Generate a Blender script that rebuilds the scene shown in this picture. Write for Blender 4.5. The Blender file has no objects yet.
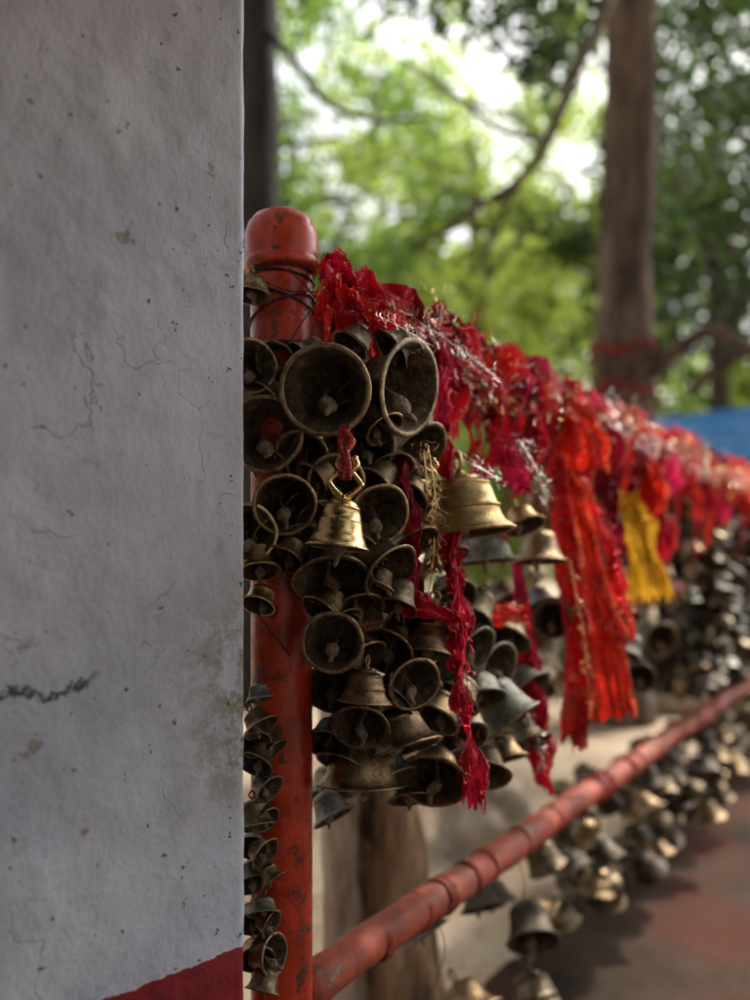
import bpy, math, random
import numpy as np
from mathutils import Vector, Matrix, Quaternion, noise
random.seed(7); np.random.seed(7)
SC=bpy.context.scene; COL=SC.collection
F=800.0; EYE=1.1; HZ=544.0
def P(px,py,d): return Vector(((px-375)/F*d, d, EYE+(HZ-py)/F*d))
PO=Vector((-0.12,1.03,0)); FD=Vector((.584,.812,0)).normalized(); FN=Vector((.812,-.584,0)).normalized()
def R(s,z,o=0): 
    v=PO+FD*s+FN*o; return Vector((v.x,v.y,z))

# ---------------- helpers
def setp(o,label=None,cat=None,group=None,kind=None):
    if label:o["label"]=label
    if cat:o["category"]=cat
    if group:o["group"]=group
    if kind:o["kind"]=kind
def obj(name,me,parent=None,mat=None,**k):
    o=bpy.data.objects.new(name,me); COL.objects.link(o)
    if mat is not None and me is not None: me.materials.append(mat)
    if parent is not None: o.parent=parent
    setp(o,**k); return o
def mesh(name,v,f,smooth=True,uv=None):
    me=bpy.data.meshes.new(name); me.from_pydata([tuple(a) for a in v],[],f)
    if smooth: me.polygons.foreach_set("use_smooth",[True]*len(me.polygons))
    if uv is not None:
        l=me.uv_layers.new(name="UVMap"); idx=np.zeros(len(me.loops),dtype=np.int32)
        me.loops.foreach_get("vertex_index",idx); l.data.foreach_set("uv",np.array(uv,dtype=np.float32)[idx].ravel())
    me.update(); return me
def catmull(pts,n):
    pts=[Vector(p) for p in pts]; q=[pts[0]*2-pts[1]]+pts+[pts[-1]*2-pts[-2]]; out=[]; m=len(pts)-1
    for i in range(n+1):
        t=i/n*m; k=min(int(t),m-1); u=t-k; a,b,c,d=q[k:k+4]
        out.append(0.5*((2*b)+(c-a)*u+(2*a-5*b+4*c-d)*u*u+(3*b-a-3*c+d)*u**3))
    return out
def tube_data(pts,rad,seg=12,nz=0,nf=3,seed=0,caps=True,V=None,Fc=None):
    V=[] if V is None else V; Fc=[] if Fc is None else Fc
    base=len(V); n=len(pts); up=Vector((0.13,0.21,.97)); 
    T0=(pts[1]-pts[0]).normalized()
    A=T0.cross(up if abs(T0.dot(up.normalized()))<.93 else Vector((1,0,0))).normalized()
    for i,p in enumerate(pts):
        T=(pts[min(i+1,n-1)]-pts[max(i-1,0)]).normalized()
        A=(A-T*A.dot(T)).normalized(); B=T.cross(A)
        r=rad(i/(n-1)) if callable(rad) else rad
        for j in range(seg):
            a=2*math.pi*j/seg; d=A*math.cos(a)+B*math.sin(a)
            rr=r*(1+nz*noise.noise(Vector((p+d*r)*nf)+Vector((seed,0,0)))) if nz else r
            V.append(p+d*rr)
    for i in range(n-1):
        for j in range(seg):
            a=base+i*seg+j; b=base+i*seg+(j+1)%seg
            Fc.append((a,b,b+seg,a+seg))
    if caps:
        Fc.append(tuple(base+j for j in range(seg))[::-1]); Fc.append(tuple(base+(n-1)*seg+j for j in range(seg)))
    return V,Fc
def tube(name,pts,rad,seg=12,mat=None,parent=None,**k):
    tk={a:k.pop(a) for a in list(k) if a in('nz','nf','seed')}
    V,Fc=tube_data(pts,rad,seg,**tk); return obj(name,mesh(name,V,Fc),parent,mat,**k)
def lathe(prof,seg=36,inner_from=None):
    V=[];Fc=[];mi=[]
    n=len(prof)
    for (r,z) in prof:
        for j in range(seg):
            a=2*math.pi*j/seg; V.append((max(r,1e-4)*math.cos(a),max(r,1e-4)*math.sin(a),z))
    for i in range(n-1):
        for j in range(seg):
            a=i*seg+j;b=i*seg+(j+1)%seg; Fc.append((a,a+seg,b+seg,b)); mi.append(1 if inner_from is not None and i>=inner_from else 0)
    return V,Fc,mi

# ---------------- materials
def M(name,rough=.6,metal=0.0):
    m=bpy.data.materials.new(name); m.use_nodes=True; nt=m.node_tree; b=nt.nodes["Principled BSDF"]
    b.inputs["Roughness"].default_value=rough; b.inputs["Metallic"].default_value=metal
    return m,nt,b
def N(nt,t,**k):
    n=nt.nodes.new(t)
    for a,v in k.items(): setattr(n,a,v)
    return n
def coords(nt,rand=False,scale=None):
    tc=N(nt,"ShaderNodeTexCoord"); out=tc.outputs["Object"]
    if rand:
        oi=N(nt,"ShaderNodeObjectInfo"); m=N(nt,"ShaderNodeMath",operation='MULTIPLY'); m.inputs[1].default_value=37
        nt.links.new(oi.outputs["Random"],m.inputs[0]); a=N(nt,"ShaderNodeVectorMath",operation='ADD')
        nt.links.new(out,a.inputs[0]); nt.links.new(m.outputs[0],a.inputs[1]); out=a.outputs[0]
    if scale:
        mp=N(nt,"ShaderNodeMapping"); mp.inputs["Scale"].default_value=scale[0]; mp.inputs["Rotation"].default_value=scale[1]
        nt.links.new(out,mp.inputs[0]); out=mp.outputs[0]
    return out
def noi(nt,vec,scale,detail=5,rough=.6,dist=0):
    n=N(nt,"ShaderNodeTexNoise"); n.inputs["Scale"].default_value=scale; n.inputs["Detail"].default_value=detail; n.inputs["Roughness"].default_value=rough; n.inputs["Distortion"].default_value=dist
    nt.links.new(vec,n.inputs["Vector"]); return n.outputs[0]
def ramp(nt,fac,stops):
    r=N(nt,"ShaderNodeValToRGB"); e=r.color_ramp.elements
    while len(e)<len(stops): e.new(.5)
    for i,(p,c) in enumerate(stops):
        e[i].position=p; e[i].color=(c[0],c[1],c[2],1) if not isinstance(c,(int,float)) else (c,c,c,1)
    nt.links.new(fac,r.inputs[0]); return r.outputs[0]
def mixc(nt,fac,a,b,mode='MIX'):
    m=N(nt,"ShaderNodeMix",data_type='RGBA',blend_type=mode)
    for s,v in ((m.inputs[0],fac),(m.inputs[6],a),(m.inputs[7],b)):
        if isinstance(v,(int,float)): s.default_value=v
        elif isinstance(v,tuple): s.default_value=(v[0],v[1],v[2],1)
        else: nt.links.new(v,s)
    return m.outputs[2]
def math_(nt,op,a,b_=None):
    m=N(nt,"ShaderNodeMath",operation=op)
    for i,v in enumerate((a,b_)):
        if v is None: continue
        if isinstance(v,(int,float)): m.inputs[i].default_value=v
        else: nt.links.new(v,m.inputs[i])
    return m.outputs[0]
def bump(nt,b,h,strength=.4,dist=.01,prev=None):
    n=N(nt,"ShaderNodeBump"); n.inputs["Strength"].default_value=strength; n.inputs["Distance"].default_value=dist
    nt.links.new(h,n.inputs["Height"])
    if prev is not None: nt.links.new(prev,n.inputs["Normal"])
    nt.links.new(n.outputs[0],b.inputs["Normal"]); return n.outputs[0]

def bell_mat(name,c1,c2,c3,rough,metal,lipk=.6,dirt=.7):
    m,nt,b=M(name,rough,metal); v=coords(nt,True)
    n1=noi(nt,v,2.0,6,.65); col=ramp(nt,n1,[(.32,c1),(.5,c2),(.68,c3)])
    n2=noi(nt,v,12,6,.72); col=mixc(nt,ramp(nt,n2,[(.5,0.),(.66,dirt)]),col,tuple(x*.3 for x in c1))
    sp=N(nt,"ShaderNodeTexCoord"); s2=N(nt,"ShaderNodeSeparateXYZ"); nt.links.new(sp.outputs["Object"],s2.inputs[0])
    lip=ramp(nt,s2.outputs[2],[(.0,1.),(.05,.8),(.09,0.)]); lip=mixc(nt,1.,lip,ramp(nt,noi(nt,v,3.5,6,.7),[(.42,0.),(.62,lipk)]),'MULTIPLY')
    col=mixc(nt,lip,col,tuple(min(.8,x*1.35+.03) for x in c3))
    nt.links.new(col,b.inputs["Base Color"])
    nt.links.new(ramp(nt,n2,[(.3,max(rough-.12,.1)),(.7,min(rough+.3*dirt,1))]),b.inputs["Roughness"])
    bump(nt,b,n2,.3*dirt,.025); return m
FIN={
 'dark':bell_mat("dark_tarnished_brass",(.055,.04,.026),(.17,.125,.072),(.33,.25,.15),.36,.85),
 'brown':bell_mat("brown_brass",(.09,.058,.03),(.27,.18,.095),(.44,.31,.17),.35,.9),
 'green':bell_mat("green_patina_brass",(.07,.066,.052),(.17,.165,.13),(.3,.29,.235),.46,.65),
 'gold':bell_mat("dull_gold_brass",(.24,.16,.065),(.48,.33,.14),(.62,.45,.21),.34,.95,.6,.5),
 'bright':bell_mat("polished_gold_brass",(.64,.42,.15),(.74,.52,.22),(.82,.62,.31),.29,1.0,.6,.22),
 'shade':bell_mat("shade_toned_brass",(.03,.024,.018),(.085,.064,.046),(.18,.14,.1),.5,.7)}  # last finish: darker brass copy, shade of low and far bells put into colour
INN,nt,b=M("bell_inside_tarnish",.45,.6); v=coords(nt,True); n=noi(nt,v,4,6,.7)
nt.links.new(ramp(nt,n,[(.3,(.03,.02,.012)),(.5,(.115,.08,.045)),(.7,(.28,.205,.12))]),b.inputs["Base Color"]); 
wv=N(nt,"ShaderNodeTexWave",bands_direction='Z'); wv.inputs["Scale"].default_value=6; wv.inputs["Distortion"].default_value=1.5; tcc=N(nt,"ShaderNodeTexCoord"); nt.links.new(tcc.outputs["Object"],wv.inputs[0])
p=bump(nt,b,n,.6,.06); bump(nt,b,wv.outputs[1],.15,.02,p)
IRON,nt,b=M("rusty_iron",.6,.3); v=coords(nt,True); n=noi(nt,v,6,6,.7)
nt.links.new(ramp(nt,n,[(.35,(.12,.075,.045)),(.55,(.34,.24,.16)),(.72,(.52,.41,.3))]),b.inputs["Base Color"]); bump(nt,b,n,.6,.06)

def paint(name,c,chip,rough,sc=18,grime=.55):
    m,nt,b=M(name,rough); v=coords(nt); vs=coords(nt,False,((1,1,.15),(0,0,0)))
    n1=noi(nt,v,sc,7,.65); n2=noi(nt,v,sc*4,5,.7)
    col=ramp(nt,n1,[(.3,tuple(x*.4 for x in c)),(.5,c),(.72,tuple(min(1,x*1.3+.012) for x in c))])
    st=noi(nt,vs,sc*1.5,6,.7); col=mixc(nt,ramp(nt,st,[(.47,0.),(.72,grime)]),col,tuple(x*.2+.005 for x in c))
    n3=noi(nt,v,sc*1.7,9,.75)
    msk=ramp(nt,n3,[(.57,0.),(.595,1.)])
    col=mixc(nt,msk,col,chip)
    nt.links.new(col,b.inputs["Base Color"]); nt.links.new(ramp(nt,n2,[(.3,rough-.12),(.7,rough+.2)]),b.inputs["Roughness"])
    b.inputs["Specular IOR Level"].default_value=.45
    p=bump(nt,b,n1,.35,.004); p=bump(nt,b,n2,.25,.002,p); bump(nt,b,msk,.6,.0015,p); return m
POST=paint("chipped_red_post_paint",(.48,.04,.01),(.1,.035,.02),.3,16,.75)
RAIL=paint("dusty_red_rail_paint",(.38,.065,.03),(.25,.16,.1),.6,13,.75)

# wall
WALL,nt,b=M("old_white_plaster",.7); v=coords(nt)
n1=noi(nt,v,3.0,8,.6); col=ramp(nt,n1,[(.3,(.34,.36,.43)),(.5,(.48,.50,.58)),(.7,(.60,.62,.69))])
n2=noi(nt,v,26,8,.72); col=mixc(nt,ramp(nt,n2,[(.56,0.),(.72,.6)]),col,(.25,.25,.29))
vs=coords(nt,False,((1,1,.55),(.0,.75,0))) ; n3=noi(nt,vs,22,9,.72)
n4=noi(nt,v,8.5,5,.55)
n5=noi(nt,v,110,4,.7)
col=mixc(nt,ramp(nt,n4,[(.45,0.),(.7,.35)]),col,(.66,.68,.74))
col=mixc(nt,ramp(nt,n3,[(.55,0.),(.75,.35)]),col,(.32,.33,.39))
sep=N(nt,"ShaderNodeSeparateXYZ"); nt.links.new(v,sep.inputs[0])
def band(src,a,bq,c,d): return ramp(nt,src,[(a,0.),(bq,1.),(c,1.),(d,0.)])
mr=N(nt,"ShaderNodeMapRange"); mr.inputs[1].default_value=0; mr.inputs[2].default_value=2.4; nt.links.new(sep.outputs[2],mr.inputs[0])
mx=N(nt,"ShaderNodeMapRange"); mx.inputs[1].default_value=-.3; mx.inputs[2].default_value=0; nt.links.new(sep.outputs[0],mx.inputs[0])
zb=band(mr.outputs[0],.33,.36,.41,.45); xb=ramp(nt,mx.outputs[0],[(.64,0.),(.96,1.)])
st=mixc(nt,1.,zb,xb,'MULTIPLY'); st=mixc(nt,1.,st,ramp(nt,noi(nt,v,34,9,.78),[(.43,0.),(.55,1.)]),'MULTIPLY')
col=mixc(nt,st,col,(.23,.21,.14))
ns=noi(nt,v,19,4,.6); col=mixc(nt,ramp(nt,ns,[(.67,0.),(.69,.8)]),col,(.24,.2,.16))
ns2=noi(nt,v,75,3,.6); fl=ramp(nt,ns2,[(.67,0.),(.70,.95)]); col=mixc(nt,fl,col,(.1,.095,.095))
vc=N(nt,"ShaderNodeTexVoronoi",feature='DISTANCE_TO_EDGE'); vc.inputs["Scale"].default_value=5
nn=N(nt,"ShaderNodeTexNoise"); nn.inputs["Scale"].default_value=14; nn.inputs["Detail"].default_value=6; nt.links.new(v,nn.inputs["Vector"])
sc_=N(nt,"ShaderNodeVectorMath",operation='SCALE'); sc_.inputs["Scale"].default_value=.13; nt.links.new(nn.outputs["Color"],sc_.inputs[0])
wvv=N(nt,"ShaderNodeVectorMath",operation='ADD'); nt.links.new(v,wvv.inputs[0]); nt.links.new(sc_.outputs[0],wvv.inputs[1]); nt.links.new(wvv.outputs[0],vc.inputs["Vector"])
cr=ramp(nt,vc.outputs["Distance"],[(.001,1.),(.006,0.)]); crm=ramp(nt,noi(nt,v,6,2,.5),[(.52,0.),(.6,.35)]); crk=mixc(nt,1.,cr,crm,'MULTIPLY')
zc=math_(nt,'MULTIPLY',noi(nt,v,16,6,.7),.09); zc=math_(nt,'ADD',zc,-.045-.972+.006); zd=math_(nt,'ABSOLUTE',math_(nt,'ADD',sep.outputs[2],zc))
mc=ramp(nt,zd,[(.0012,1.),(.0034,0.)]); xm=ramp(nt,mx.outputs[0],[(.0,1.),(.40,1.),(.46,0.)]); mc=mixc(nt,1.,mc,xm,'MULTIPLY'); crk=mixc(nt,1.,crk,mc,'LIGHTEN')
col=mixc(nt,crk,col,(.05,.045,.045))
zz=math_(nt,'ADD',math_(nt,'MULTIPLY',noi(nt,v,40,5,.65),.014),sep.outputs[2])
lt=math_(nt,'LESS_THAN',zz,.666)
redc=ramp(nt,n2,[(.3,(.15,.003,.007)),(.6,(.27,.006,.012)),(.75,(.33,.03,.03))])
col=mixc(nt,lt,col,redc)
nt.links.new(col,b.inputs["Base Color"])
p=bump(nt,b,n4,.35,.02); p=bump(nt,b,n3,.5,.008,p); p=bump(nt,b,n5,.2,.0015,p); p=bump(nt,b,n2,.5,.004,p); inv=N(nt,"ShaderNodeInvert"); nt.links.new(mixc(nt,1.,crk,fl,'LIGHTEN'),inv.inputs["Color"]); bump(nt,b,inv.outputs[0],.9,.003,p)

def cloth_mat(name,c,trim=None,trans=.38,sheer=.0):
    m,nt,b=M(name,.6); v=coords(nt); n=noi(nt,v,22,5,.65)
    cc=ramp(nt,n,[(.3,tuple(x*.42 for x in c)),(.52,c),(.75,tuple(min(1,x*1.25+.012) for x in c))])
    if trim:
        uv=N(nt,"ShaderNodeTexCoord"); sp=N(nt,"ShaderNodeSeparateXYZ"); nt.links.new(uv.outputs["UV"],sp.inputs[0])
        e=ramp(nt,sp.outputs[1],[(.05,1.),(.065,0.),(.935,0.),(.95,1.)])
        mp=N(nt,"ShaderNodeTexVoronoi"); mp.inputs["Scale"].default_value=420; nt.links.new(v,mp.inputs["Vector"])
        e2=mixc(nt,1.,e,ramp(nt,mp.outputs["Distance"],[(.25,1.),(.45,0.)]),'MULTIPLY')
        mp2=N(nt,"ShaderNodeTexVoronoi"); mp2.inputs["Scale"].default_value=75; nt.links.new(v,mp2.inputs["Vector"])
        e3=mixc(nt,1.,e2,ramp(nt,mp2.outputs["Distance"],[(.13,1.),(.18,0.)]),'LIGHTEN'); cc=mixc(nt,e3,cc,trim)
    nt.links.new(cc,b.inputs["Base Color"]); b.inputs["Specular IOR Level"].default_value=.3
    w=noi(nt,v,160,2,.5); p=bump(nt,b,w,.25,.002); bump(nt,b,n,.5,.01,p)
    t=N(nt,"ShaderNodeBsdfTranslucent"); nt.links.new(cc,t.inputs[0]); mx=N(nt,"ShaderNodeMixShader"); mx.inputs[0].default_value=trans
    nt.links.new(b.outputs[0],mx.inputs[1]); nt.links.new(t.outputs[0],mx.inputs[2]); out=mx.outputs[0]
    if sheer:
        tr=N(nt,"ShaderNodeBsdfTransparent"); tr.inputs[0].default_value=(1,.75,.72,1); m2=N(nt,"ShaderNodeMixShader"); nt.links.new(ramp(nt,n,[(.4,sheer*.5),(.65,sheer*1.4)]),m2.inputs[0])
        nt.links.new(out,m2.inputs[1]); nt.links.new(tr.outputs[0],m2.inputs[2]); out=m2.outputs[0]
    nt.links.new(out,nt.nodes["Material Output"].inputs[0])
    return m
CL={'red':cloth_mat("red_chunni_cloth",(.78,.013,.022),(.75,.5,.22),.38,.05),
 'crim':cloth_mat("crimson_cloth",(.58,.007,.032),(.65,.45,.3)),
 'orange':cloth_mat("scarlet_cloth",(.88,.032,.013),(.85,.5,.2),.42,.14),
 'pink':cloth_mat("pink_red_cloth",(.78,.03,.12),None,.4,.05),
 'dark':cloth_mat("maroon_cloth",(.24,.006,.018)),
 'yellow':cloth_mat("yellow_cloth",(.8,.46,.03),(.6,.05,.02))}
def tins(name,c,r=.3):
    m,nt,b=M(name,r,.8); b.inputs["Base Color"].default_value=(*c,1); return m
TS=[tins("silver_tinsel",(.75,.66,.6)),tins("gold_tinsel",(.78,.5,.22)),tins("red_tinsel",(.7,.02,.05),.5)]

# ---------------- camera
cd=bpy.data.cameras.new("camera"); cam=bpy.data.objects.new("camera",cd); COL.objects.link(cam)
cam.location=(0,0,EYE); cam.rotation_euler=(math.pi/2,0,0)
cd.sensor_fit='VERTICAL'; cd.sensor_height=36; cd.lens=28.8; cd.shift_y=.044; cd.clip_start=.02; cd.clip_end=900
cd.dof.use_dof=True; cd.dof.focus_distance=.93; cd.dof.aperture_fstop=1.6
SC.camera=cam
SC.view_settings.view_transform='Standard'; SC.view_settings.look='None'; SC.view_settings.exposure=0

# ---------------- world / light
AZ,EL=52,50
w=bpy.data.worlds.new("World"); SC.world=w; w.use_nodes=True; nt=w.node_tree
sky=nt.nodes.new("ShaderNodeTexSky"); sky.sky_type='NISHITA'; sky.sun_disc=False; sky.sun_elevation=math.radians(EL); sky.sun_rotation=math.radians(AZ)
sky.dust_density=7; sky.air_density=1.0
hs=nt.nodes.new("ShaderNodeHueSaturation"); hs.inputs["Saturation"].default_value=.25; hs.inputs["Value"].default_value=2.15
nt.links.new(sky.outputs[0],hs.inputs["Color"]); bg=nt.nodes["Background"]; nt.links.new(hs.outputs[0],bg.inputs[0]); bg.inputs[1].default_value=.15
sd=bpy.data.lights.new("sun","SUN"); sd.energy=5; sd.angle=math.radians(3); sd.color=(1,.95,.85)
so=bpy.data.objects.new("sun",sd); COL.objects.link(so)
az=math.radians(AZ); el=math.radians(EL); dv=Vector((math.sin(az)*math.cos(el),math.cos(az)*math.cos(el),math.sin(el)))
so.rotation_euler=dv.to_track_quat('Z','Y').to_euler(); so.location=dv*20

# ---------------- ground
G,nt,b=M("sandy_earth",.95); v=coords(nt); n=noi(nt,v,1.3,8,.65); n2=noi(nt,v,25,6,.7)
c=ramp(nt,n,[(.3,(.2,.125,.075)),(.5,(.46,.34,.23)),(.7,(.62,.5,.37))]); c=mixc(nt,ramp(nt,n2,[(.5,0.),(.7,.6)]),c,(.13,.085,.05))
nt.links.new(c,b.inputs["Base Color"]); bump(nt,b,n2,.6,.03)
me=mesh("ground",[(-300,-100,0),(300,-100,0),(300,500,0),(-300,500,0)],[(0,1,2,3)],False); obj("ground",me,mat=G,kind="structure")
PT,nt,b=M("dark_brown_path",.95); v=coords(nt); n=noi(nt,v,1.9,7,.6); n2=noi(nt,v,30,6,.7); b.inputs["Specular IOR Level"].default_value=.12
c=ramp(nt,n,[(.35,(.022,.014,.01)),(.5,(.045,.029,.02)),(.66,(.075,.048,.036))])
c=mixc(nt,ramp(nt,n2,[(.5,0.),(.75,.4)]),c,(.07,.05,.038))
c=mixc(nt,ramp(nt,noi(nt,v,1.4,3,.5),[(.52,0.),(.62,.6)]),c,(.1,.03,.02)); nt.links.new(c,b.inputs["Base Color"]); bump(nt,b,n2,.5,.02)
V=[];Fc=[]
for i in range(261):
    s=-4+ (i/260)**1.6*44
    e=-.2+.07*noise.noise(Vector((s*1.5,0,0)))+.05*noise.noise(Vector((s*5,3,0)))
    V+= [R(s,.004,e),R(s,.004,1.2),R(s,.004,5)]
for i in range(260): a=i*3; Fc+=[(a+1,a+4,a+3,a),(a+2,a+5,a+4,a+1)]
obj("path",mesh("path",V,Fc,False),mat=PT,kind="structure")

# ---------------- plaster wall
WD=Vector((.748,.664,0)).normalized(); WC=Vector((-.1425,.88,0))
def wall():
    V=[];Fc=[]
    xs=[-1.6+1.25*i/20 for i in range(20)]+[-.35+.35*i/150 for i in range(151)]
    nz=420; H=2.5
    def disp(x,z,y):
        q=Vector((x,y,z)); return noise.noise(q*6)*.003+noise.noise(q*15+Vector((4,0,0)))*.0022+noise.noise(q*34+Vector((9,0,0)))*.0012
    cols=[(x,0.0,0) for x in xs]+[(0,y,1) for y in [.004,.01,.02,.05,.1,.15,.2,.24]]+[(-1.6,.24,2)]
    for iz in range(nz+1):
        z=H*iz/nz
        for (x,y,k) in cols:
            d=disp(x,z,y)
            if k==0:
                e=max(0,1-abs(x)/.006)
                V.append((x-e*.002+ (d*.6 if e>0 else 0),d+e*.002,z))
            elif k==1: V.append((d*.6,y,z))
            else: V.append((x,y,z))
    m=len(cols)
    for iz in range(nz):
        for i in range(m):
            a=iz*m+i;bq=iz*m+(i+1)%m; Fc.append((a,bq,bq+m,a+m))
    Fc.append(tuple(nz*m+i for i in range(m)))
    return mesh("plaster_wall",V,Fc)
wo=obj("plaster_wall",wall(),mat=WALL,label="weathered white plaster wall with painted red band at its foot",cat="wall")
wo.location=WC; wo.rotation_euler=(0,0,math.atan2(WD.y,WD.x))
BLOCKER,nt,b=M("dark_blocker",.8); v=coords(nt,False,((6,6,.6),(0,0,0))); n=noi(nt,v,6,7,.65)
nt.links.new(ramp(nt,n,[(.3,(.012,.008,.006)),(.7,(.035,.022,.015))]),b.inputs["Base Color"]); bump(nt,b,n,.4,.01)  # dark, low-bounce colour for the added blockers below
def box(name,a,c,mat,parent,bev=.006,**k):
    import bmesh
    bm=bmesh.new(); bmesh.ops.create_cube(bm,size=1)
    for v_ in bm.verts: v_.co=Vector([a[i]+(v_.co[i]+.5)*(c[i]-a[i]) for i in range(3)])
    bmesh.ops.bevel(bm,geom=bm.edges[:],offset=bev,segments=2,affect='EDGES'); me=bpy.data.meshes.new(name); bm.to_mesh(me); bm.free()
    return obj(name,me,parent,mat,**k)
box("unseen_edge_blocker",(-.47,-.20,0),(-.375,-.008,1.72),BLOCKER,wo)  # unseen block added beside the wall to shade its left part
box("unseen_top_blocker",(-1.6,-.62,1.74),(.03,-.01,1.80),BLOCKER,wo)  # unseen slab added over the wall to darken its top
dl=box("unseen_left_blocker",(0,-.02,.02),(1.1,.02,1.7),BLOCKER,wo); dl.location=(-.45,-.24,0); dl.rotation_euler=(0,0,math.radians(-122))  # unseen panel added to keep the left sky off the wall

# ---------------- fence
fen=bpy.data.objects.new("railing",None); COL.objects.link(fen); setp(fen,"red painted pipe railing loaded with bells and red cloths","railing")
V,Fc,_=lathe([(0.0001,0),(.0395,0),(.0395,.5),(.0395,1.0),(.0400,1.452),(.0392,1.455)],40); V=[(x+PO.x,y+PO.y,z) for x,y,z in V]
obj("post",mesh("post",V,Fc),fen,POST)
V,Fc,_=lathe([(.040,1.4485),(.0468,1.4500),(.0485,1.455),(.0478,1.4615),(.0462,1.463),(.0466,1.466),(.0472,1.488),(.0466,1.497),(.043,1.509),(.035,1.519),(.022,1.5255),(0.0001,1.528)],40)
V=[(x+PO.x+.0012*noise.noise(Vector((x*60,y*60,z*60))),y+PO.y,z) for x,y,z in V]
obj("post_cap",mesh("post_cap",V,Fc),fen,POST)
for s in (3.3,6.6): tube("post",[R(s,0),R(s,.7),R(s,1.38)],.04,20,POST,fen)
for nm,z,r in (("top_rail",1.375,.024),("middle_rail",.958,.024),("bottom_rail",.506,.0285)):
    pts=[R(.035+ i*.02,z+.003*math.sin(i*.165)-(.012*i*.02 if nm=="top_rail" else 0),0) for i in range(412)]
    tube(nm,pts,lambda t,r=r:r*(1+.05*noise.noise(Vector((t*160,r,0)))+.02*noise.noise(Vector((t*700,r,0)))),24,RAIL,fen,nz=.08,nf=34)
def torus_band(c,axis,R0,w,seed,turns=1.0):
    A=axis.cross(Vector((0,0,1))).normalized(); B=axis.cross(A); pts=[]
    for i in range(int(24*turns)+1):
        a=2*math.pi*i/24; rr=R0*(1+.08*noise.noise(Vector((i*.3,seed,0))))
        pts.append(c+A*rr*math.cos(a)+B*rr*math.sin(a)+axis*(w*i/24+.003*noise.noise(Vector((i*.2,seed,7)))))
    return pts
rb=random.Random(8); s=.2; i=0
while s<2.9:
    kind=rb.random()
    if kind<.45: r_,tn,mt=.002,rb.uniform(1.5,5),RAIL
    elif kind<.7: r_,tn,mt=.0035,rb.uniform(2,7),RAIL
    elif kind<.9: r_,tn,mt=.002,rb.uniform(2,6),CL['dark']
    else: r_,tn,mt=.004,rb.uniform(3,6),CL['crim']
    tube("tied_thread",torus_band(R(s,.506),FD,.0292,r_*rb.uniform(1.5,2.2),i*3.1,tn),r_,6,mt,nz=.3,nf=90,label="faded red thread wound tightly around a pipe rail",cat="thread",group="threads tied on the rail")
    s+=rb.uniform(.04,.14)*(1+.2*s); i+=1
WIRE,nt,b=M("black_wire",.5,.3); b.inputs["Base Color"].default_value=(.02,.016,.014,1)
def wirepost(z,tilt,turns,seed,r=.0013):
    pts=[]
    for i in range(int(40*turns)+1):
        a=2*math.pi*i/40+seed; rr=.0412+.001*noise.noise(Vector((i*.2,seed,3)))
        pts.append(Vector((PO.x+rr*math.cos(a),PO.y+rr*math.sin(a),z+tilt*math.cos(a+seed)+.0015*i/40+.002*noise.noise(Vector((i*.1,seed,0))))))
    tube("binding_wire",pts,r,6,WIRE,label="thin black wire wound around the red post",cat="wire",group="wires wound around the post")
wirepost(1.443,.002,2.3,1); wirepost(1.436,.004,1.2,2.4); wirepost(1.41,.012,1.4,3); wirepost(1.395,.018,1.1,.4); wirepost(1.352,.004,2.1,5)
for a,bq,c in (((250,268,.975),(290,272,.98),(330,315,1.0)),((252,275,.975),(285,290,.975),(318,292,1.0)),((285,350,.98),(305,318,.985),(330,285,1.0)),((248,600,.95),(268,628,.95),(290,655,.98))):
    tube("loose_wire",catmull([P(*a),P(*bq),P(*c)],16),.0009,5,WIRE,label="thin loose dark wire strand beside the post",cat="wire",group="loose wires")

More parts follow.
